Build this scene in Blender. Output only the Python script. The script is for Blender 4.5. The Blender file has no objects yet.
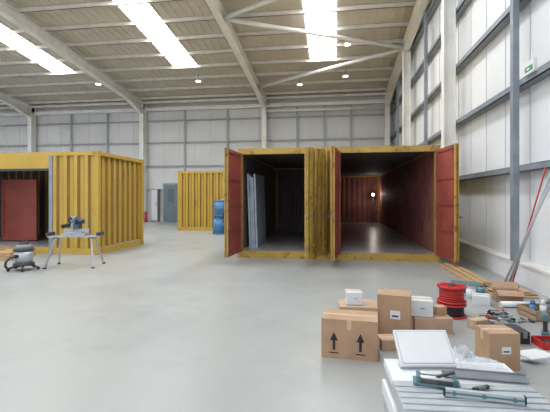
import bpy, bmesh, math, random
from mathutils import Vector, Matrix, noise
random.seed(7)
sc=bpy.context.scene
sc.view_settings.view_transform='Standard'
sc.view_settings.look='None'
EYE=1.45

# ---------------- materials ----------------
def mat(name,c,rough=.6,metal=0,c2=None,scale=4,bump=0,bscale=30,lo=.4,hi=.65,emit=0,alpha=1,trans=0,detail=6,stretch=None,c3=None,s3=1.5,lo3=.55,hi3=.75):
    m=bpy.data.materials.new(name); m.use_nodes=True
    n=m.node_tree.nodes; l=m.node_tree.links; b=n['Principled BSDF']
    b.inputs['Base Color'].default_value=(*c,1); b.inputs['Roughness'].default_value=rough
    b.inputs['Metallic'].default_value=metal
    tc=n.new('ShaderNodeTexCoord'); mp=n.new('ShaderNodeMapping')
    l.new(tc.outputs['Object'],mp.inputs['Vector'])
    if stretch: mp.inputs['Scale'].default_value=stretch
    nz=n.new('ShaderNodeTexNoise'); nz.inputs['Scale'].default_value=scale; nz.inputs['Detail'].default_value=detail
    l.new(mp.outputs[0],nz.inputs['Vector'])
    r=n.new('ShaderNodeValToRGB'); r.color_ramp.elements[0].position=lo; r.color_ramp.elements[1].position=hi
    cc=c2 if c2 else tuple(min(1,x*.93) for x in c)
    r.color_ramp.elements[0].color=(*c,1); r.color_ramp.elements[1].color=(*cc,1)
    l.new(nz.outputs['Fac'],r.inputs['Fac']); out=r.outputs['Color']
    if c3:   # second layer: stains / rust patches
        n3=n.new('ShaderNodeTexNoise'); n3.inputs['Scale'].default_value=s3; n3.inputs['Detail'].default_value=10; n3.inputs['Roughness'].default_value=.7
        l.new(tc.outputs['Object'],n3.inputs['Vector'])
        r3=n.new('ShaderNodeMapRange'); r3.inputs['From Min'].default_value=lo3; r3.inputs['From Max'].default_value=hi3
        l.new(n3.outputs['Fac'],r3.inputs['Value'])
        mx=n.new('ShaderNodeMix'); mx.data_type='RGBA'; l.new(r3.outputs[0],mx.inputs[0]); l.new(out,mx.inputs[6]); mx.inputs[7].default_value=(*c3,1)
        out=mx.outputs[2]
    l.new(out,b.inputs['Base Color'])
    if bump:
        n2=n.new('ShaderNodeTexNoise'); n2.inputs['Scale'].default_value=bscale
        l.new(tc.outputs['Object'],n2.inputs['Vector'])
        bp=n.new('ShaderNodeBump'); bp.inputs['Strength'].default_value=bump; bp.inputs['Distance'].default_value=.02
        l.new(n2.outputs['Fac'],bp.inputs['Height']); l.new(bp.outputs[0],b.inputs['Normal'])
    if emit:
        b.inputs['Emission Color'].default_value=(*c,1); b.inputs['Emission Strength'].default_value=emit
    if alpha<1: b.inputs['Alpha'].default_value=alpha
    if trans: b.inputs['Transmission Weight'].default_value=trans
    return m
def s(r,g,b):
    f=lambda v:((v/255+.055)/1.055)**2.4 if v>10 else v/255/12.92
    return (f(r),f(g),f(b))
M={}
M['yellow']=mat('container_yellow_paint',s(190,158,66),.5,0,s(178,146,62),1.2,.1,lo=.4,hi=.75,c3=s(126,92,54),s3=3.5,lo3=.6,hi3=.78)
M['yellow_dirt_shade']=mat('container_yellow_dirt_shade',s(146,116,52),.6,0,s(132,102,50),2,.1,lo=.42,hi=.7,c3=s(104,78,50),s3=3.5,lo3=.58,hi3=.76)  # darker yellow: rusty dirt, with corrugation shade painted in
M['rusty']=mat('rusty_yellow_paint',s(182,152,70),.6,0,s(166,136,66),3,.1,lo=.42,hi=.7,c3=s(112,76,50),s3=7,lo3=.53,hi3=.66)
M['red']=mat('container_red_oxide',s(158,76,66),.55,0,s(142,68,60),2,.08,c3=s(106,60,54),s3=3,lo3=.53,hi3=.7)
M['redin']=mat('container_interior_red',s(150,92,84),.6,0,s(130,80,74),1.5,.08,c3=s(96,66,62),s3=2.5,lo3=.5,hi3=.7)
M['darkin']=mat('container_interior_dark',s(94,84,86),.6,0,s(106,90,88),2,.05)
M['cfloor']=mat('container_deck',s(162,162,162),.3,0,s(134,132,131),3,.05)
M['floor']=mat('polished_concrete',s(165,167,165),.36,0,s(154,157,156),.9,.03,60,lo=.3,hi=.75,detail=8,c3=s(132,135,136),s3=.55,lo3=.48,hi3=.8)
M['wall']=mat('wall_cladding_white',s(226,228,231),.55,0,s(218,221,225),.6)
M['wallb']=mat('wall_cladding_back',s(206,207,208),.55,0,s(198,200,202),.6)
M['seam']=mat('cladding_seam',s(196,200,204),.6)
M['girt']=mat('galvanised_girt',s(138,146,156),.5,.1,s(124,132,143),4)
M['girtb']=mat('galvanised_girt_back',s(162,166,170),.5,.1,s(150,154,160),4)
M['steel']=mat('white_steel',s(228,227,224),.5,0,s(218,216,213),2)
M['roof']=mat('roof_liner',s(202,196,186),.7,0,s(192,186,175),1.2)
M['purlin']=mat('purlin_galv',s(218,214,206),.5,0,s(204,201,193),2)
M['sky']=mat('skylight_glow',(.96,.98,1),.5,emit=14)
M['lamp']=mat('lamp_glow',(1,.88,.68),.5,emit=5)
M['grey']=mat('grey_plastic',s(124,128,132),.5)
M['dgrey']=mat('dark_grey_metal',s(66,68,74),.5,.3)
M['black']=mat('black_plastic',s(34,34,36),.5)
M['alu']=mat('aluminium',s(186,190,194),.35,.6,s(168,174,180),8)
M['lgrey']=mat('light_grey_sheet',s(178,184,190),.5,0,s(166,173,181),6)
M['white']=mat('white_card',s(222,225,228),.5,0,s(212,216,220),3)
M['card']=mat('cardboard',s(178,146,118),.8,0,s(164,132,105),5)
M['card2']=mat('cardboard_pale',s(188,160,136),.8,0,s(176,147,122),5)
M['tape']=mat('packing_tape',s(200,176,148),.3)
M['wood']=mat('softwood',s(192,164,124),.7,0,s(166,134,96),6,stretch=(8,1,8))
M['ply']=mat('plywood',s(166,142,112),.7,0,s(142,116,88),5)
M['blue']=mat('blue_plastic',s(70,125,175),.4)
M['pblue']=mat('pale_blue_film',s(160,180,198),.35,.2,s(190,202,214),4)
M['teal']=mat('teal_grey_metal',s(84,120,130),.4)
M['rplast']=mat('red_plastic',s(186,44,44),.4)
M['orange']=mat('orange_plastic',s(195,95,62),.4)
M['green']=mat('green_sign',s(40,140,95),.4)
M['door']=mat('door_greyblue',s(100,118,126),.5)
M['glass']=mat('dark_glass',s(70,90,104),.15)
M['wrap']=mat('clear_plastic_wrap',s(215,222,230),.15,0,s(232,238,245),9,.5,14,alpha=.45)
M['saw']=mat('saw_blue_grey',s(90,122,148),.4)

# ---------------- mesh builder ----------------
class MB:
    def __init__(s,name): s.name=name; s.bm=bmesh.new(); s.mats=[]
    def mi(s,k):
        if k not in s.mats: s.mats.append(k)
        return s.mats.index(k)
    def face(s,pts,k,smooth=False):
        vs=[s.bm.verts.new(p) for p in pts]
        try:
            f=s.bm.faces.new(vs); f.material_index=s.mi(k); f.smooth=smooth
        except ValueError: pass
    def box(s,a,b,k,mx=None):
        x0,y0,z0=a;x1,y1,z1=b
        c=[(x0,y0,z0),(x1,y0,z0),(x1,y1,z0),(x0,y1,z0),(x0,y0,z1),(x1,y0,z1),(x1,y1,z1),(x0,y1,z1)]
        if mx: c=[mx@Vector(p) for p in c]
        v=[s.bm.verts.new(p) for p in c]
        for q in ((0,3,2,1),(4,5,6,7),(0,1,5,4),(1,2,6,5),(2,3,7,6),(3,0,4,7)):
            f=s.bm.faces.new([v[i] for i in q]); f.material_index=s.mi(k)
    def beam(s,p,q,w,h,k,up=(0,0,1)):
        p=Vector(p);q=Vector(q);d=q-p;L=d.length;y=d.normalized();x=y.cross(Vector(up)).normalized();z=x.cross(y)
        mx=Matrix(((x.x,y.x,z.x,p.x),(x.y,y.y,z.y,p.y),(x.z,y.z,z.z,p.z),(0,0,0,1)))
        s.box((-w/2,0,-h/2),(w/2,L,h/2),k,mx)
    def ibeam(s,p,q,w,h,k,up=(0,0,1),t=.02):
        p=Vector(p);q=Vector(q);d=q-p;L=d.length;y=d.normalized();x=y.cross(Vector(up)).normalized();z=x.cross(y)
        mx=Matrix(((x.x,y.x,z.x,p.x),(x.y,y.y,z.y,p.y),(x.z,y.z,z.z,p.z),(0,0,0,1)))
        s.box((-w/2,0,-h/2),(w/2,L,-h/2+t),k,mx); s.box((-w/2,0,h/2-t),(w/2,L,h/2),k,mx)
        s.box((-t/2,0,-h/2+t),(t/2,L,h/2-t),k,mx)
    def cyl(s,p,q,r,k,seg=20,r2=None,cap=True):
        p=Vector(p);q=Vector(q);d=(q-p).normalized();r2=r if r2 is None else r2
        a=d.orthogonal().normalized();b=d.cross(a)
        A=[];B=[]
        for i in range(seg):
            t=2*math.pi*i/seg; o=a*math.cos(t)+b*math.sin(t)
            A.append(s.bm.verts.new(p+o*r));B.append(s.bm.verts.new(q+o*r2))
        m=s.mi(k)
        for i in range(seg):
            j=(i+1)%seg; f=s.bm.faces.new((A[i],A[j],B[j],B[i]));f.material_index=m;f.smooth=True
        if cap:
            f=s.bm.faces.new(A[::-1]);f.material_index=m; f=s.bm.faces.new(B);f.material_index=m
    def tube(s,pts,r,k,seg=8):
        for i in range(len(pts)-1): s.cyl(pts[i],pts[i+1],r,k,seg)
    def corr(s,p,q,z0,z1,k,depth=.036,pitch=.278,off=0,k2=None):
        p=Vector((p[0],p[1],0));q=Vector((q[0],q[1],0));d=q-p;L=d.length;u=d.normalized();n=Vector((-u.y,u.x,0))
        N=max(1,round(L/pitch));pt=L/N;prof=[]
        for i in range(N):
            b=i*pt
            prof+=[(b,0),(b+pt*.33,0),(b+pt*.5,depth),(b+pt*.83,depth)]
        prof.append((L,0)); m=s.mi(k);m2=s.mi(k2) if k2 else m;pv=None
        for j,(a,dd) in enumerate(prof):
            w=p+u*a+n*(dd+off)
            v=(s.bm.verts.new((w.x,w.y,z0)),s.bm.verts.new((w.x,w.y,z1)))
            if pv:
                f=s.bm.faces.new((pv[0],v[0],v[1],pv[1]));f.material_index=m2 if j%2==0 else m  # k2 darkens slanted faces: corrugation shade put into the colour
            pv=v
    def done(s,loc=(0,0,0),rz=0,bevel=0,sub=0,rot=None,sc_=1):
        me=bpy.data.meshes.new(s.name); s.bm.normal_update(); s.bm.to_mesh(me); s.bm.free()
        for k in s.mats: me.materials.append(M[k])
        o=bpy.data.objects.new(s.name,me); sc.collection.objects.link(o)
        o.location=loc; o.rotation_euler=rot if rot else (0,0,rz); o.scale=(sc_,)*3
        if bevel:
            b=o.modifiers.new('bevel','BEVEL');b.width=bevel;b.segments=2;b.limit_method='ANGLE'
        return o

# ---------------- building shell ----------------
YB=23.5; XR=3.3; XL=-26; YF=-5
TAN=.105
def zr(y): return 7.55+TAN*(YB-y)
f=MB('floor'); f.box((XL,YF,-.2),(XR,YB,0),'floor'); f.done()
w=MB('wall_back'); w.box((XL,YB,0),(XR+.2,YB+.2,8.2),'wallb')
x=XL+.5
while x<XR: 
    w.box((x-.012,YB-.015,0),(x+.012,YB,7.5),'seam'); x+=1.0
w.done()
w=MB('wall_right')
vs=[(XR,YF,0),(XR,YB,0),(XR,YB,zr(YB)),(XR,YF,zr(YF))]
w.face(vs,'wall'); w.face([(a+.2,b,c) for a,b,c in vs][::-1],'wall')
y=YF+.4
while y<YB:
    w.box((XR-.012,y-.010,.4),(XR,y+.010,zr(y)),'seam'); y+=1.0
w.done()
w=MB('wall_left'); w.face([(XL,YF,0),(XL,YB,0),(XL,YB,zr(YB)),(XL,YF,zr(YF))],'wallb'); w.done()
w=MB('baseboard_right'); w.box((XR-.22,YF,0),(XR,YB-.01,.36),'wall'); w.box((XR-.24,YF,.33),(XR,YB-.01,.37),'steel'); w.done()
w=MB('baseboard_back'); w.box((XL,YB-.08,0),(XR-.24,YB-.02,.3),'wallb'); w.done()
w=MB('ceiling')
w.face([(XL,YF,zr(YF)),(XR+.2,YF,zr(YF)),(XR+.2,YB+.2,zr(YB+.2)),(XL,YB+.2,zr(YB+.2))][::-1],'roof')
x=XL+.2
while x<XR:
    w.beam((x,YF,zr(YF)-.012),(x,YB,zr(YB)-.012),.04,.03,'roof'); x+=.33
w.done()
pu=MB('trim_purlins'); y=YB-.6
while y>YF:
    z=zr(y)-.03
    pu.box((XL,y-.03,z-.17),(XR,y+.0,z),'purlin'); pu.box((XL,y-.03,z-.17),(XR,y+.04,z-.155),'purlin'); y-=1.35
pu.done()
for i,xc in enumerate((-.55,-7.3,-13.9,-20.6)):
    k=MB('window_%d'%(i+1)); 
    y1=18.8;y0=0  # strips carried on out of view, added length lights the foreground
    k.face([(xc-.6,y0,zr(y0)-.035),(xc+.6,y0,zr(y0)-.035),(xc+.6,y1,zr(y1)-.035),(xc-.6,y1,zr(y1)-.035)][::-1],'sky')
    for e in (-.62,.62): k.beam((xc+e,y0,zr(y0)-.04),(xc+e,y1,zr(y1)-.04),.05,.04,'steel')
    k.done()
PX=(2.9,-4.1,-11.7,-19.3)
for px in PX:
    k=MB('portal_frame')
    yc=YB-.35
    zt=zr(yc)-.25
    k.ibeam((px,yc,0),(px,yc,zt-.1),.26,.42,'steel',up=(0,1,0),t=.03)
    k.box((px-.2,yc-.3,0),(px+.2,yc+.3,.03),'steel')
    k.ibeam((px,YB-.12,zr(YB)-.48),(px,YF,zr(YF)-.48),.26,.44,'steel',t=.03)
    k.face([(px,yc-.2,zt-.75),(px,yc-.2,zt-.1),(px,yc-2.2,zr(yc-2.2)-.66)],'steel')
    a=Vector((px,yc-.2,zt-.75)); b=Vector((px,yc-2.2,zr(yc-2.2)-.66)); k.beam(a,b,.26,.03,'steel')
    k.done()
k=MB('trim_eaves_beam')
k.box((XL,YB-.3,zr(YB)-.75),(XR,YB-.1,zr(YB)-.55),'steel'); k.box((XL,YB-.55,zr(YB)-.35),(XR-.05,YB-.45,zr(YB)-.22),'purlin'); k.done()
for gy in (17.2,11.0,4.8):
    k=MB('gable_post'); k.ibeam((2.93,gy,0),(2.93,gy,zr(gy)-.72),.24,.3,'steel',up=(1,0,0),t=.03)
    k.box((2.8,gy-.18,0),(3.05,gy+.18,.025),'steel'); k.done()
g=MB('trim_girts_right')
for z in (1.95,3.4,4.85,6.3,7.7):
    ye=YB-.15 if z<7.5 else 20
    g.box((XR-.2,YF,z-.055),(XR-.17,ye,z+.055),'girt'); g.box((XR-.2,YF,z+.045),(XR-.01,ye,z+.055),'girt'); g.box((XR-.2,YF,z-.055),(XR-.01,ye,z-.045),'girt')
for gy in (7.4,14.2,20.3,1.2):
    g.box((XR-.3,gy-.06,.37),(XR-.2,gy+.06,zr(gy)-.1),'girt')
g.done()
g=MB('trim_girts_back')
for z in (1.95,3.4,4.85,6.2):
    g.box((XL,YB-.1,z-.045),(XR-.05,YB-.07,z+.045),'girtb'); g.box((XL,YB-.1,z+.03),(XR-.05,YB-.016,z+.045),'girtb')
for gx in (-.6,-2.2,-6.4,-9.1,-14.2,-16.7,.9):
    g.box((gx-.05,YB-.14,.3),(gx+.05,YB-.1,7),'girtb')
g.done()
k=MB('roof_bracing')
def rb(x,y): return (x,y,zr(y)-.5)
k.cyl(rb(-4.1,20.9),rb(2.9,17.3),.08,'steel',10); k.cyl(rb(-4.1,14.2),rb(2.9,17.3),.08,'steel',10)
k.cyl(rb(-4.1,14.2),rb(2.9,11),.08,'steel',10)
k.cyl((-4.1,YB-.35,6.55),(2.9,YB-.35,6.55),.08,'steel',10)
k.done()
d=MB('door_1'); d.box((-10.5,YB-.12,0),(-9.45,YB-.02,2.35),'girt'); d.box((-10.4,YB-.15,.02),(-9.55,YB-.12,2.25),'door')
d.box((-10.15,YB-.165,1.2),(-9.8,YB-.15,2.0),'glass'); d.cyl((-9.65,YB-.2,1.0),(-9.65,YB-.12,1.0),.03,'alu'); d.done()
d=MB('electrical_cabinet'); d.box((-11.15,YB-.42,.0),(-10.7,YB-.1,2.0),'grey'); d.box((-11.12,YB-.44,.08),(-10.73,YB-.42,1.95),'wallb'); d.box((-10.8,YB-.46,1.0),(-10.77,YB-.44,1.2),'black'); d.done(bevel=.01)
d=MB('fire_extinguisher'); d.cyl((-11.3,YB-.75,.0),(-11.3,YB-.75,.5),.09,'rplast'); d.cyl((-11.3,YB-.75,.5),(-11.3,YB-.75,.58),.09,'rplast',r2=.03); d.cyl((-11.3,YB-.75,.58),(-11.3,YB-.75,.66),.025,'black'); d.tube([(-11.3,YB-.75,.62),(-11.42,YB-.8,.5),(-11.42,YB-.8,.15)],.015,'black'); d.done()
for (lx,ly) in ((-7.2,12.2),(.5,16.6),(.5,19.8),(-6.9,19.6),(-12.3,19.4),(-1.8,20.6),(1,7),(-7,5)):
    z=zr(ly)-.55
    k=MB('high_bay_lamp'); k.cyl((0,0,.36),(0,0,.02),.012,'dgrey',8); k.cyl((0,0,.0),(0,0,.08),.16,'steel',24,r2=.07); k.cyl((0,0,-.02),(0,0,0),.13,'lamp',24); k.done((lx,ly,z))
k=MB('exit_sign'); k.box((-.05,-.17,0),(0,.17,.2),'steel'); k.box((-.055,-.13,.04),(-.05,.12,.12),'green'); k.box((-.057,-.04,.06),(-.0555,.06,.09),'white'); k.box((-.01,-.02,.2),(.0,.02,.34),'steel'); k.done((XR-.2,6.9,3.43),bevel=.004)

# ---------------- containers ----------------
def posts(mb,x0,y0,x1,y1,H,k,t=.11):
    for a in (x0,x1-t):
        for b in (y0,y1-t): mb.box((a,b,.0),(a+t,b+t,H),k)
    for a in (x0-.006,x1-.172):
        for b in (y0-.006,y1-.172):
            for z in (0,H-.115): mb.box((a,b,z),(a+.178,b+.178,z+.118),'rusty')
def rails(mb,x0,y0,x1,y1,H,k,t=.08):
    for z0,z1 in ((.0,.15),(H-.1,H-.005)):
        mb.box((x0+.1,y0+.01,z0),(x1-.1,y0+t,z1),k); mb.box((x0+.1,y1-t,z0),(x1-.1,y1-.01,z1),k)
        mb.box((x0+.01,y0+.1,z0),(x0+t,y1-.1,z1),k); mb.box((x1-t,y0+.1,z0),(x1-.01,y1-.1,z1),k)
def roof(mb,x0,y0,x1,y1,H,k,ki):
    n=int((y1-y0)/.25)
    for i in range(n):
        a=y0+.05+i*(y1-y0-.1)/n; b=a+(y1-y0-.1)/n
        pts=[(a,H-.03),(a+.25*(b-a),H-.03),(a+.5*(b-a),H-.01),(a+.75*(b-a),H-.01),(b,H-.03)]
        for j in range(4):
            for dz,kk in ((0,k),(-.025,ki)):
                mb.face([(x0+.05,pts[j][0],pts[j][1]+dz),(x1-.05,pts[j][0],pts[j][1]+dz),(x1-.05,pts[j+1][0],pts[j+1][1]+dz),(x0+.05,pts[j+1][0],pts[j+1][1]+dz)],kk)
def door(mb,hx,y,ang,side,w,H,outer,inner):
    a=math.radians(ang); ux,uy=side*math.cos(a),-math.sin(a)
    nx,ny=-side*math.sin(a),-math.cos(a)
    mx=Matrix(((ux,nx,0,hx),(uy,ny,0,y),(0,0,1,0),(0,0,0,1)))
    z0=.16;z1=H-.12
    mb.box((0,-.02,z0),(w,.0,z1),inner,mx); 
    mb.box((0,0.001,z0),(w,.012,z1),'yellow_dirt_shade',mx)
    n=5
    for i in range(n):   # vertical corrugation ribs on outer skin
        a0=.08+i*(w-.16)/n
        mb.box((a0+.03,.012,z0+.08),(a0+(w-.16)/n-.04,.04,z1-.08),outer,mx)
    for zz in (z0,z1-.08): mb.box((.02,.012,zz),(w-.02,.035,zz+.08),outer,mx)
    mb.box((0,-.045,z0),(.06,.03,z1),inner,mx); mb.box((w-.06,-.045,z0),(w,.03,z1),outer,mx)
    mb.box((.06,-.04,z0),(w-.06,-.02,z0+.07),inner,mx); mb.box((.06,-.04,z1-.07),(w-.06,-.02,z1),inner,mx)
    for zz in (.75,1.3,1.85): mb.box((.06,-.035,zz),(w-.06,-.02,zz+.05),inner,mx)
    for fx in (.3,.75):
        p=mx@Vector((w*fx,.07,z0-.04)); q=mx@Vector((w*fx,.07,z1+.04)); mb.cyl(p,q,.02,'yellow_dirt_shade',10)
        for zz in (.4,1.2,2.2): mb.box((w*fx-.05,.03,zz),(w*fx+.05,.085,zz+.06),'yellow_dirt_shade',mx)
        mb.box((w*fx-.02,.08,1.05),(w*fx+.3,.095,1.08),'grey',mx)
    for zz in (.35,.95,1.6,2.25): 
        mb.box((-.05,-.01,zz),(.1,.045,zz+.09),'rusty',mx)
def container(name,x0,y0,W,L,H,outer,inner,doors,ki_back,roofin):
    mb=MB(name); x1=x0+W; y1=y0+L
    posts(mb,x0,y0,x1,y1,H,'rusty' if doors else outer); 
    rails(mb,x0,y0,x1,y1,H,outer)
    mb.box((x0+.05,y0+.05,.1),(x1-.05,y1-.05,.17),'cfloor')
    roof(mb,x0,y0,x1,y1,H,outer,roofin)
    mb.corr((x0+.02,y1-.1),(x0+.02,y0+.1),.15,H-.1,outer,-.036+.07); mb.corr((x0+.035,y1-.1),(x0+.035,y0+.1),.15,H-.1,inner,.034)
    mb.corr((x1-.02,y0+.1),(x1-.02,y1-.1),.15,H-.1,outer,.034); mb.corr((x1-.035,y0+.1),(x1-.035,y1-.1),.15,H-.1,inner,.034)
    mb.corr((x0+.1,y1-.06),(x1-.1,y1-.06),.15,H-.1,ki_back,.034); mb.corr((x0+.1,y1-.045),(x1-.1,y1-.045),.15,H-.1,outer,.034)
    if doors:
        mb.box((x0+.1,y0-.0,H-.14),(x1-.1,y0+.09,H-.001),'rusty'); mb.box((x0+.1,y0,0),(x1-.1,y0+.09,.165),'rusty')
        for (side,ang) in doors:
            hx=x0+.06 if side>0 else x1-.06
            door(mb,hx,y0-.04,ang,side,W/2-.08,H,'rusty','red')
    else:
        mb.corr((x0+.1,y0+.02),(x1-.1,y0+.02),.15,H-.1,outer,.06,k2='yellow_dirt_shade')
    return mb
mb=container('shipping_container',.02,9.5,2.33,12.19,2.65,'yellow','redin',[(1,97),(-1,96)],'redin','darkin')
mb.done()
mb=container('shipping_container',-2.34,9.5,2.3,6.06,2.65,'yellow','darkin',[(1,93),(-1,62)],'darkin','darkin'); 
mb.done()
mb=container('shipping_container',-6.95,17.0,2.44,6.0,2.65,'yellow','redin',None,'redin','redin'); mb.done()
mb=MB('side_opening_container'); x0,x1,y0,y1,H=-12.03,-5.97,9.42,11.86,2.65
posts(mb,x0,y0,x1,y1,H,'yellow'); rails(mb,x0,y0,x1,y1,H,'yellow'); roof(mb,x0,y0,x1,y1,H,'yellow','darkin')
mb.box((x0+.05,y0+.05,.1),(x1-.05,y1-.05,.17),'cfloor')
mb.corr((-7.26,y0+.015),(x1-.1,y0+.015),.15,H-.1,'yellow',.055,k2='yellow_dirt_shade'); mb.corr((-7.26,y0+.03),(x1-.1,y0+.03),.15,H-.1,'redin',.055)
mb.corr((x0+.1,y0+.03),(-10.6,y0+.03),.15,H-.1,'yellow',.034)
mb.box((-10.6,y0,.15),(-10.5,y0+.1,H-.1),'dgrey'); mb.box((-7.36,y0-.01,.0),(-7.26,y0+.1,H-.1),'girt')
mb.box((-10.5,y0,2.2),(-7.36,y0+.06,H-.1),'yellow'); mb.box((-10.5,y0-.01,2.16),(-7.36,y0+.08,2.22),'dgrey')
mb.corr((x1-.075,y1-.1),(x1-.075,y0+.1),.15,H-.1,'yellow',-.06,k2='yellow_dirt_shade')
mb.corr((x0+.03,y1-.1),(x0+.03,y0+.1),.15,H-.1,'redin',.034)
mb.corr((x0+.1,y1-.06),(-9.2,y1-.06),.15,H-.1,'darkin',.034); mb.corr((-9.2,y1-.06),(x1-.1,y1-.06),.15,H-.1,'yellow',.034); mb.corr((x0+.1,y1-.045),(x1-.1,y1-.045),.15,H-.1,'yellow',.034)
mb.box((-9.9,10.7,.2),(-8.75,10.74,2.0),'red')
for e in (-9.9,-8.81): mb.box((e,10.67,.2),(e+.06,10.7,2.0),'red')
for e in (.2,.8,1.4,1.94): mb.box((-9.9,10.675,e),(-8.75,10.7,e+.06),'red')
mb.done()
k=MB('work_lamp'); k.cyl((0,-.04,1.45),(0,.02,1.45),.07,'lamp',16); k.cyl((0,.02,1.45),(0,.08,1.45),.09,'dgrey',16,r2=.04); k.cyl((0,.05,0),(0,.05,1.42),.015,'dgrey',8)
for a in (0,2.1,4.2): k.cyl((0,.05,.4),(.2*math.cos(a),.05+.2*math.sin(a),0),.012,'dgrey',8)
k.done((1.93,21.0,.17))
L=bpy.data.lights.new('work_lamp_light','POINT'); L.energy=14; L.color=(1,.9,.78); L.shadow_soft_size=.08
o=bpy.data.objects.new('work_lamp_light',L); o.location=(1.93,20.8,1.62); sc.collection.objects.link(o)
k=MB('metal_sheet_stack')
for i in range(4):
    mx=Matrix.Translation((-2.22+.055*i,10.0+.03*(i%2),.17))@Matrix.Rotation(math.radians(-2),4,'Y')
    k.box((.06,0,0),(.105,1.3,1.9-.05*(i%3)),'pblue',mx)
k.done()

k=MB('blue_drum_stack')
for (dx,dy,z) in ((0,0,0),(.0,.6,0),(.56,.3,0),(.05,.0,.7),(.5,.3,.7)):
    cx,cy=-4.62+dx,15.6+dy
    k.cyl((cx,cy,z),(cx,cy,z+.66),.24,'blue',24)
    for zz in (.02,.3,.62): k.cyl((cx,cy,z+zz),(cx,cy,z+zz+.04),.255,'blue',24)
    k.cyl((cx+.1,cy,z+.66),(cx+.1,cy,z+.69),.04,'white',12)
k.done()

# ---------------- saw and vacuum ----------------
k=MB('mitre_saw')
k.box((-.62,-.05,.72),(.62,-.01,.76),'alu'); k.box((-.62,.14,.72),(.62,.18,.76),'alu')
for sx in (-1,1):
    k.box((sx*.45-.03,-.07,.69),(sx*.45+.03,.2,.72),'dgrey')
    for fy,ty in ((-.05,-.3),(.18,.42)):
        k.beam((sx*.42,fy,.7),(sx*.56,ty,.0),.035,.035,'alu')
        k.box((sx*.56-.03,ty-.03,0),(sx*.56+.03,ty+.03,.03),'black')
    k.beam((sx*.5,-.19,.3),(sx*.5,.32,.3),.02,.02,'alu')
    k.box((sx*.6-.04,-.1,.76),(sx*.6+.04,.22,.84),'dgrey')
k.box((-.28,-.1,.76),(.28,.24,.82),'alu'); k.cyl((0,-.02,.82),(0,-.02,.85),.19,'alu',28)
k.box((-.3,.1,.82),(.3,.13,.92),'alu'); k.beam((0,.3,.83),(0,.36,1.15),.07,.09,'dgrey')
k.beam((0,.34,1.15),(0,.0,1.12),.06,.07,'saw')
k.cyl((-.02,.0,1.03),(.02,.0,1.03),.15,'alu',28); k.cyl((-.035,.02,1.07),(.035,.02,1.07),.16,'saw',28)
k.cyl((.03,.03,1.08),(.22,.05,1.12),.055,'dgrey',16); k.tube([(-.03,-.08,1.16),(-.03,-.2,1.22),(-.03,-.24,1.14),(-.03,-.14,1.06)],.018,'black')
k.cyl((-.3,.0,.98),(-.06,.02,1.05),.05,'black',12)
k.done((-5.46,7.75,0),rz=math.radians(12),sc_=.86)
k=MB('shop_vacuum')
k.cyl((0,0,.14),(0,0,.40),.165,'alu',28,r2=.175); k.cyl((0,0,.39),(0,0,.43),.185,'dgrey',28); k.cyl((0,0,.43),(0,0,.52),.175,'grey',28,r2=.12); k.cyl((0,0,.52),(0,0,.545),.1,'dgrey',24)
k.tube([(-.08,0,.53),(-.08,0,.59),(.08,0,.59),(.08,0,.53)],.012,'black')
k.cyl((0,0,.1),(0,0,.14),.19,'dgrey',28)
for i in range(5):
    a=i*2*math.pi/5+.3; c_,s_=math.cos(a),math.sin(a)
    k.beam((.1*c_,.1*s_,.12),(.27*c_,.27*s_,.05),.035,.03,'dgrey'); k.cyl((.27*c_-.012*s_,.27*s_+.012*c_,.03),(.27*c_+.012*s_,.27*s_-.012*c_,.03),.03,'black',14)
k.cyl((.0,-.17,.3),(.0,-.22,.3),.035,'black',14)
pts=[(.0,-.22,.3),(-.06,-.28,.28),(-.16,-.27,.2),(-.24,-.2,.1),(-.3,-.08,.03),(-.33,.08,.03),(-.3,.25,.03)]; k.tube(pts,.022,'dgrey',10)
k.done((-6.2,7.22,0))
k=MB('timber_pallet_stack')
for i in range(3): k.box((-1.0,-.4+i*.38,0),(1.0,-.3+i*.38,.09),'wood')
for i in range(9): k.box((-1.0+i*.225,-.42,.09),(-.85+i*.225,.5,.11),'ply')
for i in range(5): k.box((-.95+.03*i,-.3+i*.15,.11),(.9-.05*i,-.17+i*.15,.18),'wood')
k.box((-.6,-.2,.18),(.4,.2,.2),'ply')
k.done((-8.4,8.5,0),rz=.1)

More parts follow.
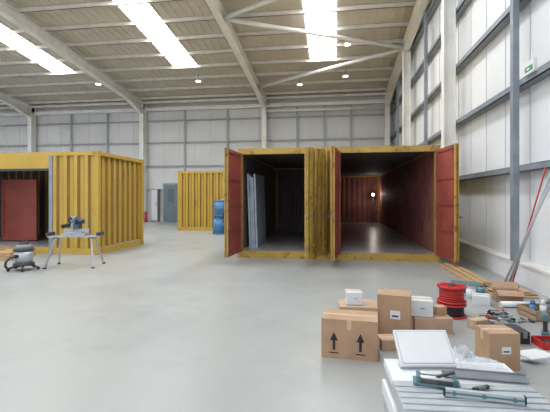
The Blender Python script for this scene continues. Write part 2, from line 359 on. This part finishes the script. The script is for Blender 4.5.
# ---------------- cardboard boxes ----------------
def cbox(name,loc,sz,rz=0,k='card',tape=True,arrows=False,label=False,open_=False):
    m=MB(name); w,d,h=sz
    if open_:
        t=.006
        m.box((-w/2,-d/2,0),(w/2,d/2,t),k); m.box((-w/2,-d/2,0),(w/2,-d/2+t,h),k); m.box((-w/2,d/2-t,0),(w/2,d/2,h),k)
        m.box((-w/2,-d/2,0),(-w/2+t,d/2,h),k); m.box((w/2-t,-d/2,0),(w/2,d/2,h),k)
        m.beam((0,-d/2,h),(0,-d/2-.09,h-.05),w-.01,t,k) ; m.beam((0,d/2,h),(0,d/2+.07,h+.08),w-.01,t,k)
        m.beam((-w/2,0,h),(-w/2-.08,0,h+.05),d-.01,t,k); m.beam((w/2,0,h),(w/2+.09,0,h+.0),d-.01,t,k)
        m.box((-w/2+.02,-d/2+.02,.01),(w/2-.02,d/2-.02,h*.8),'white')
    else:
        m.box((-w/2,-d/2,0),(w/2,d/2,h),k)
        m.box((-w/2-.001,-d/2+.001,h*.999),(w/2+.001,-.003,h+.003),k); m.box((-w/2-.001,.003,h*.999),(w/2+.001,d/2-.001,h+.003),k)
        if tape:
            m.box((-w/2-.002,-.025,h),(w/2+.002,.025,h+.0045),'tape')
            for sx in (-1,1): m.box((sx*w/2-.002,-.025,h-.08),(sx*w/2+.002,.025,h+.002),'tape')
    y=-d/2-.0015
    if arrows:
        for ax in (-w*.27,w*.2):
            m.face([(ax-.012,y,h*.22),(ax+.012,y,h*.22),(ax+.012,y,h*.5),(ax-.012,y,h*.5)],'black')
            m.face([(ax-.036,y,h*.46),(ax+.036,y,h*.46),(ax,y,h*.68)],'black')
            m.face([(ax-.04,y,h*.13),(ax+.04,y,h*.13),(ax+.04,y,h*.16),(ax-.04,y,h*.16)],'black')
        m.face([(-.02,y,h*.75),(.02,y,h*.75),(.02,y,h),(-.02,y,h)],'tape')
    if label: 
        m.face([(-w*.1,y,h*.45),(w*.2,y,h*.45),(w*.2,y,h*.65),(-w*.1,y,h*.65)],'white')
        m.face([(-w*.05,y-.001,h*.5),(w*.15,y-.001,h*.5),(w*.15,y-.001,h*.54),(-w*.05,y-.001,h*.54)],'dgrey')
    return m.done(loc,rz,bevel=.003)
cbox('cardboard_box',(.14,3.82,0),(.5,.34,.35),math.radians(-5),arrows=True)
cbox('cardboard_box',(.24,4.45,0),(.4,.34,.3),.05,'card2')
cbox('small_carton',(.2,4.42,.309),(.17,.14,.13),.1,'white',label=True)
cbox('cardboard_box',(.63,4.42,0),(.33,.3,.44),math.radians(-12),label=True)
cbox('cardboard_box',(1.03,4.62,0),(.4,.3,.16),.1,'card2')
cbox('small_carton',(.93,4.6,.169),(.24,.2,.17),-.1,'white',label=True)
cbox('small_carton',(1.14,4.66,.169),(.12,.12,.08),.3,'card')
cbox('cardboard_box',(1.39,3.72,0),(.26,.24,.31),.15,label=True)
cbox('cardboard_box',(.52,4.0,0),(.2,.18,.1),.2,'card2')
cbox('open_cardboard_box',(2.4,6.05,0),(.34,.2,.16),-.1,open_=True)
cbox('small_carton',(1.98,5.85,0),(.22,.2,.12),-.3,'white')
cbox('small_carton',(1.58,4.75,0),(.2,.12,.1),.5,'card2')

def reel(name,loc,k1,R=.16,h=.19,core='white'):
    m=MB(name)
    m.cyl((0,0,0),(0,0,.022),R,k1,32); m.cyl((0,0,h-.022),(0,0,h),R,k1,32)
    m.cyl((0,0,.018),(0,0,h-.018),R*.78,core,28)
    for i in range(6):
        z=.035+i*(h-.07)/5
        m.cyl((0,0,z-.008),(0,0,z+.008),R*.84,core,28)
    m.cyl((0,0,h),(0,0,h+.012),.05,'dgrey',16)
    for i in range(6):
        a=i*math.pi/3; m.beam((.05*math.cos(a),.05*math.sin(a),h+.004),(R*.9*math.cos(a),R*.9*math.sin(a),h+.004),.014,.01,k1)
    m.done(loc)
reel('cable_reel',(1.42,5.2,.0),'rplast',.17,.16,'black'); reel('cable_reel',(1.42,5.2,.173),'rplast',.17,.2,'rplast')

# ---------------- packaging stack with tools ----------------
m=MB('panel_packaging_stack')
m.box((-.39,-.34,0),(.39,.34,.1),'lgrey'); m.box((-.40,-.35,.105),(.40,.35,.2),'white'); m.box((-.38,-.33,.205),(.38,.34,.285),'lgrey')
m.box((-.40,-.35,.29),(.40,.0,.345),'lgrey'); m.box((-.39,.01,.29),(.40,.345,.342),'white')
for i in range(5): m.box((-.40,-.34+i*.066,.345),(.40,-.33+i*.066,.352),'alu')
for e in (-.3,.3): m.box((e-.02,-.353,.1),(e+.02,.353,.295),'grey')
m.done((.74,2.52,0),rz=math.radians(3),bevel=.005)
m=MB('white_panel'); m.box((-.18,-.012,0),(.18,.012,.25),'white'); m.box((-.17,-.014,.01),(.17,-.012,.24),'lgrey'); m.box((-.165,-.016,.015),(.165,-.014,.235),'white')
m.box((-.18,.012,.0),(.18,.06,.03),'lgrey'); m.done((.6,2.7,.364),rot=(math.radians(-48),0,math.radians(8)),bevel=.003)
m=MB('spirit_level'); m.box((-.2,-.012,0),(.2,.012,.04),'lgrey'); m.box((-.2,-.013,.014),(.2,.013,.026),'teal')
for e in (-.15,0,.15): m.cyl((e,-.015,.02),(e,.015,.02),.013,'teal',14)
for e in (-.205,.195): m.box((e,-.014,-.0),(e+.01,.014,.042),'black')
m.done((.8,2.32,.354),rz=math.radians(-6),bevel=.002)
m=MB('tile_cutter'); m.box((-.13,-.05,0),(.13,.05,.012),'teal'); m.box((-.11,-.04,.012),(.11,.04,.018),'dgrey'); m.cyl((-.1,-.03,.04),(.1,-.03,.04),.008,'alu'); m.cyl((-.1,.03,.04),(.1,.03,.04),.008,'alu')
for e in (-.1,.1): m.box((e-.012,-.045,.01),(e+.012,.045,.05),'teal')
m.beam((0,0,.04),(.1,0,.08),.02,.015,'dgrey'); m.done((.59,2.47,.356),rz=-.15,bevel=.002)
m=MB('utility_knife'); m.box((-.06,-.01,0),(.05,.01,.018),'dgrey'); m.box((.05,-.006,.006),(.09,.006,.01),'alu'); m.box((-.03,-.011,.004),(.02,.011,.019),'grey'); m.done((.83,2.44,.354),rz=.5)
m=MB('aluminium_profile')
m.box((-.24,-.03,0),(.24,-.026,.035),'alu'); m.box((-.24,.026,0),(.24,.03,.035),'alu'); m.box((-.24,-.03,0),(.24,.03,.004),'alu'); m.box((-.24,-.003,0),(.24,.003,.03),'alu')
m.done((.9,2.6,.354),rz=math.radians(-4))
def sheet(name,loc,sx,sy,sz,seed,k='wrap'):
    bm=bmesh.new(); bmesh.ops.create_grid(bm,x_segments=36,y_segments=36,size=1)
    for v in bm.verts:
        x,y=v.co.x,v.co.y; e=max(0,1-(x*x+y*y)*.7)
        n1=noise.ridged_multi_fractal(Vector((x*1.4+seed,y*1.4,seed)),.9,2.1,3,1.0,2.0)
        jx=noise.noise(Vector((x*2,y*2,seed+5)))*.25; jy=noise.noise(Vector((x*2,y*2,seed+9)))*.25
        v.co=Vector(((x+jx)*sx,(y+jy)*sy,.006+sz*e*(.25+.32*n1)))
    me=bpy.data.meshes.new(name); bm.to_mesh(me); bm.free(); me.materials.append(M[k])
    o=bpy.data.objects.new(name,me); o.location=loc; sc.collection.objects.link(o)
sheet('plastic_wrap',(.95,2.79,.35),.14,.055,.07,3)
sheet('plastic_wrap',(1.02,3.35,0),.22,.2,.38,5)
sheet('plastic_wrap',(.85,3.85,0),.16,.14,.16,8)

# ---------------- timber and tools near right wall ----------------
m=MB('timber_plank_stack')
for i in range(3): m.beam((-.2+i*.11,-1.1+.1*i,.022),(-.2+i*.11,1.0-.12*i,.022),.09,.04,'wood')
for i in range(2): m.beam((-.15+i*.12,-1.2,.064),(-.1+i*.12,.8,.064),.09,.04,'wood')
m.done((2.45,8.1,0),rz=.03)
m=MB('plywood_offcuts')
for i,(a,b,w_,h_) in enumerate(((0,0,.6,.5),(.05,.02,.5,.45),(-.03,.02,.45,.35))):
    m.box((a-w_/2,b-h_/2,.02*i),(a+w_/2,b+h_/2,.02*i+.018),'ply' if i%2 else 'wood',Matrix.Rotation(.12*i,4,'Z'))
m.beam((-.25,-.2,.08),(.2,.2,.08),.06,.035,'wood')
m.done((2.6,6.5,0))
m=MB('timber_crate')
for z in (.02,.08):
    for sy in (-1,1): m.box((-.3,sy*.16-.008,z),(.3,sy*.16+.008,z+.045),'ply')
    for sx in (-1,1): m.box((sx*.29-.008,-.16,z),(sx*.29+.008,.16,z+.045),'ply')
m.box((-.29,-.15,.0),(.29,.15,.02),'ply')
for i in range(5):
    x=-.2+i*.1; kk=('blue','white','grey','grey','teal')[i]; m.cyl((x,.02*(-1)**i,.02),(x,.02*(-1)**i,.16),.035,kk,14); m.cyl((x,.02*(-1)**i,.16),(x,.02*(-1)**i,.22),.035,kk,14,r2=.012)
m.done((2.58,5.3,0),rz=.2)
m=MB('tool_case'); m.box((-.2,-.13,0),(.2,.13,.09),'black'); m.box((-.2,-.13,.093),(.2,.13,.12),'dgrey'); m.tube([(-.06,-.13,.08),(-.06,-.17,.08),(.06,-.17,.08),(.06,-.13,.08)],.01,'black')
for e in (-.15,.15): m.box((e-.02,-.14,.06),(e+.02,-.13,.12),'grey')
m.done((1.7,4.4,0),rz=.1,bevel=.008)
m=MB('tool_case'); m.box((-.2,-.14,0),(.2,.14,.09),'dgrey'); m.box((-.2,-.14,.093),(.2,.14,.13),'teal'); m.tube([(-.05,-.14,.09),(-.05,-.18,.09),(.05,-.18,.09),(.05,-.14,.09)],.01,'black'); m.done((2.0,6.6,0),rz=-.3,bevel=.008)
def drill(loc,rz,k):
    m=MB('cordless_drill'); m.cyl((-.1,0,.2),(.06,0,.2),.035,k,16); m.cyl((.06,0,.2),(.1,0,.2),.03,'black',16,r2=.018); m.cyl((.1,0,.2),(.17,0,.2),.005,'alu',8)
    m.beam((-.05,0,.19),(-.07,0,.05),.04,.045,'black'); m.box((-.12,-.035,0),(.0,.035,.055),k); m.done(loc,rz,bevel=.004)
drill((2.2,4.62,0),1.2,'teal')
m=MB('red_tool_tray'); m.box((-.16,-.1,0),(.16,.1,.01),'rplast')
for sy in (-1,1): m.box((-.16,sy*.1-.006,0),(.16,sy*.1+.006,.07),'rplast')
for sx in (-1,1): m.box((sx*.16-.006,-.1,0),(sx*.16+.006,.1,.07),'rplast')
m.box((-.1,-.05,.01),(.1,.05,.05),'black'); m.done((2.12,4.27,0),rz=.1)
m=MB('circular_saw'); m.box((-.15,-.07,0),(.15,.07,.008),'alu'); m.cyl((0,.0,.08),(0,.03,.08),.08,'rplast',24); m.cyl((0,-.005,.07),(0,.0,.07),.075,'alu',24); m.cyl((0,.03,.09),(0,.13,.09),.04,'black',16)
m.tube([(-.05,.04,.15),(-.12,.04,.2),(-.17,.04,.15),(-.14,.04,.09)],.014,'black'); m.done((2.5,4.8,0),rz=.5)
m=MB('white_board_offcuts')
for i in range(4): m.box((-.2,-.1,.013*i),(.18-.04*i,.09,.013*i+.011),'white',Matrix.Rotation(.2*i,4,'Z'))
m.done((1.83,3.93,0),rz=-.2)
m=MB('hand_tool_pile'); random.seed(11)
for i in range(24):
    x=random.uniform(-.15,.15); y=random.uniform(-.45,.1); a=random.uniform(0,math.pi); L_=random.uniform(.12,.24)
    kk=random.choice(['black','orange','rplast','grey','teal','wood','lgrey']); z=.018+.02*(i%3)
    u=Vector((math.cos(a),math.sin(a),0)); p=Vector((x,y,z))
    m.cyl(p,p+u*L_*.5,.015,kk,10); m.cyl(p+u*L_*.5,p+u*L_,.006,'alu',8)
    if i%3==0:
        q=p+u*L_; v=Vector((-u.y,u.x,0)); m.cyl(q-v*.05,q+v*.04,.014,'dgrey',10)
m.done((1.93,5.25,0))
def can(loc,k,r=.05,h=.14):
    m=MB('paint_tin'); m.cyl((0,0,0),(0,0,h),r,k,20); m.cyl((0,0,h-.01),(0,0,h+.004),r*1.05,'alu',20); m.cyl((0,0,.0),(0,0,.01),r*1.04,'alu',20)
    m.tube([(-r,0,h*.8),(-r*.7,0,h*1.3),(r*.7,0,h*1.3),(r,0,h*.8)],.003,'alu',6); m.done(loc)
can((1.95,6.15,0),'white',.07,.16); can((2.12,6.25,0),'blue',.05,.13); can((1.75,6.25,0),'grey',.06,.13); can((2.95,5.75,0),'rplast',.05,.16)
m=MB('paper_roll'); m.cyl((-.25,0,.04),(.25,0,.04),.04,'white',18); m.cyl((-.252,0,.04),(.252,0,.04),.015,'card',12); m.done((2.42,5.72,0),rz=.1)
for (a,b,r,k_) in (((2.78,7.0,.0),(3.04,5.95,2.15),.022,'lgrey'),((2.88,7.1,.0),(3.04,6.35,1.9),.012,'rplast'),((2.68,6.95,0),(3.0,5.7,2.15),.016,'lgrey')):
    m=MB('leaning_pole'); m.cyl(a,b,r,k_,12); m.cyl(a,tuple(Vector(a)+(Vector(b)-Vector(a))*.03),r*1.4,'black',12); m.done()

# ---------------- world: daylight; unseen rear wall left out to let it in ----------------
wd=bpy.data.worlds.new('world'); sc.world=wd; wd.use_nodes=True
bg=wd.node_tree.nodes['Background']; bg.inputs[0].default_value=(.93,.965,1,1); bg.inputs[1].default_value=1.55

# ---------------- camera ----------------
c=bpy.data.cameras.new('camera'); c.sensor_width=36; c.lens=400/550*36; c.shift_y=-8/550
co=bpy.data.objects.new('camera',c); co.location=(0,0,EYE); co.rotation_euler=(math.pi/2,0,math.atan(60/400)); sc.collection.objects.link(co); sc.camera=co
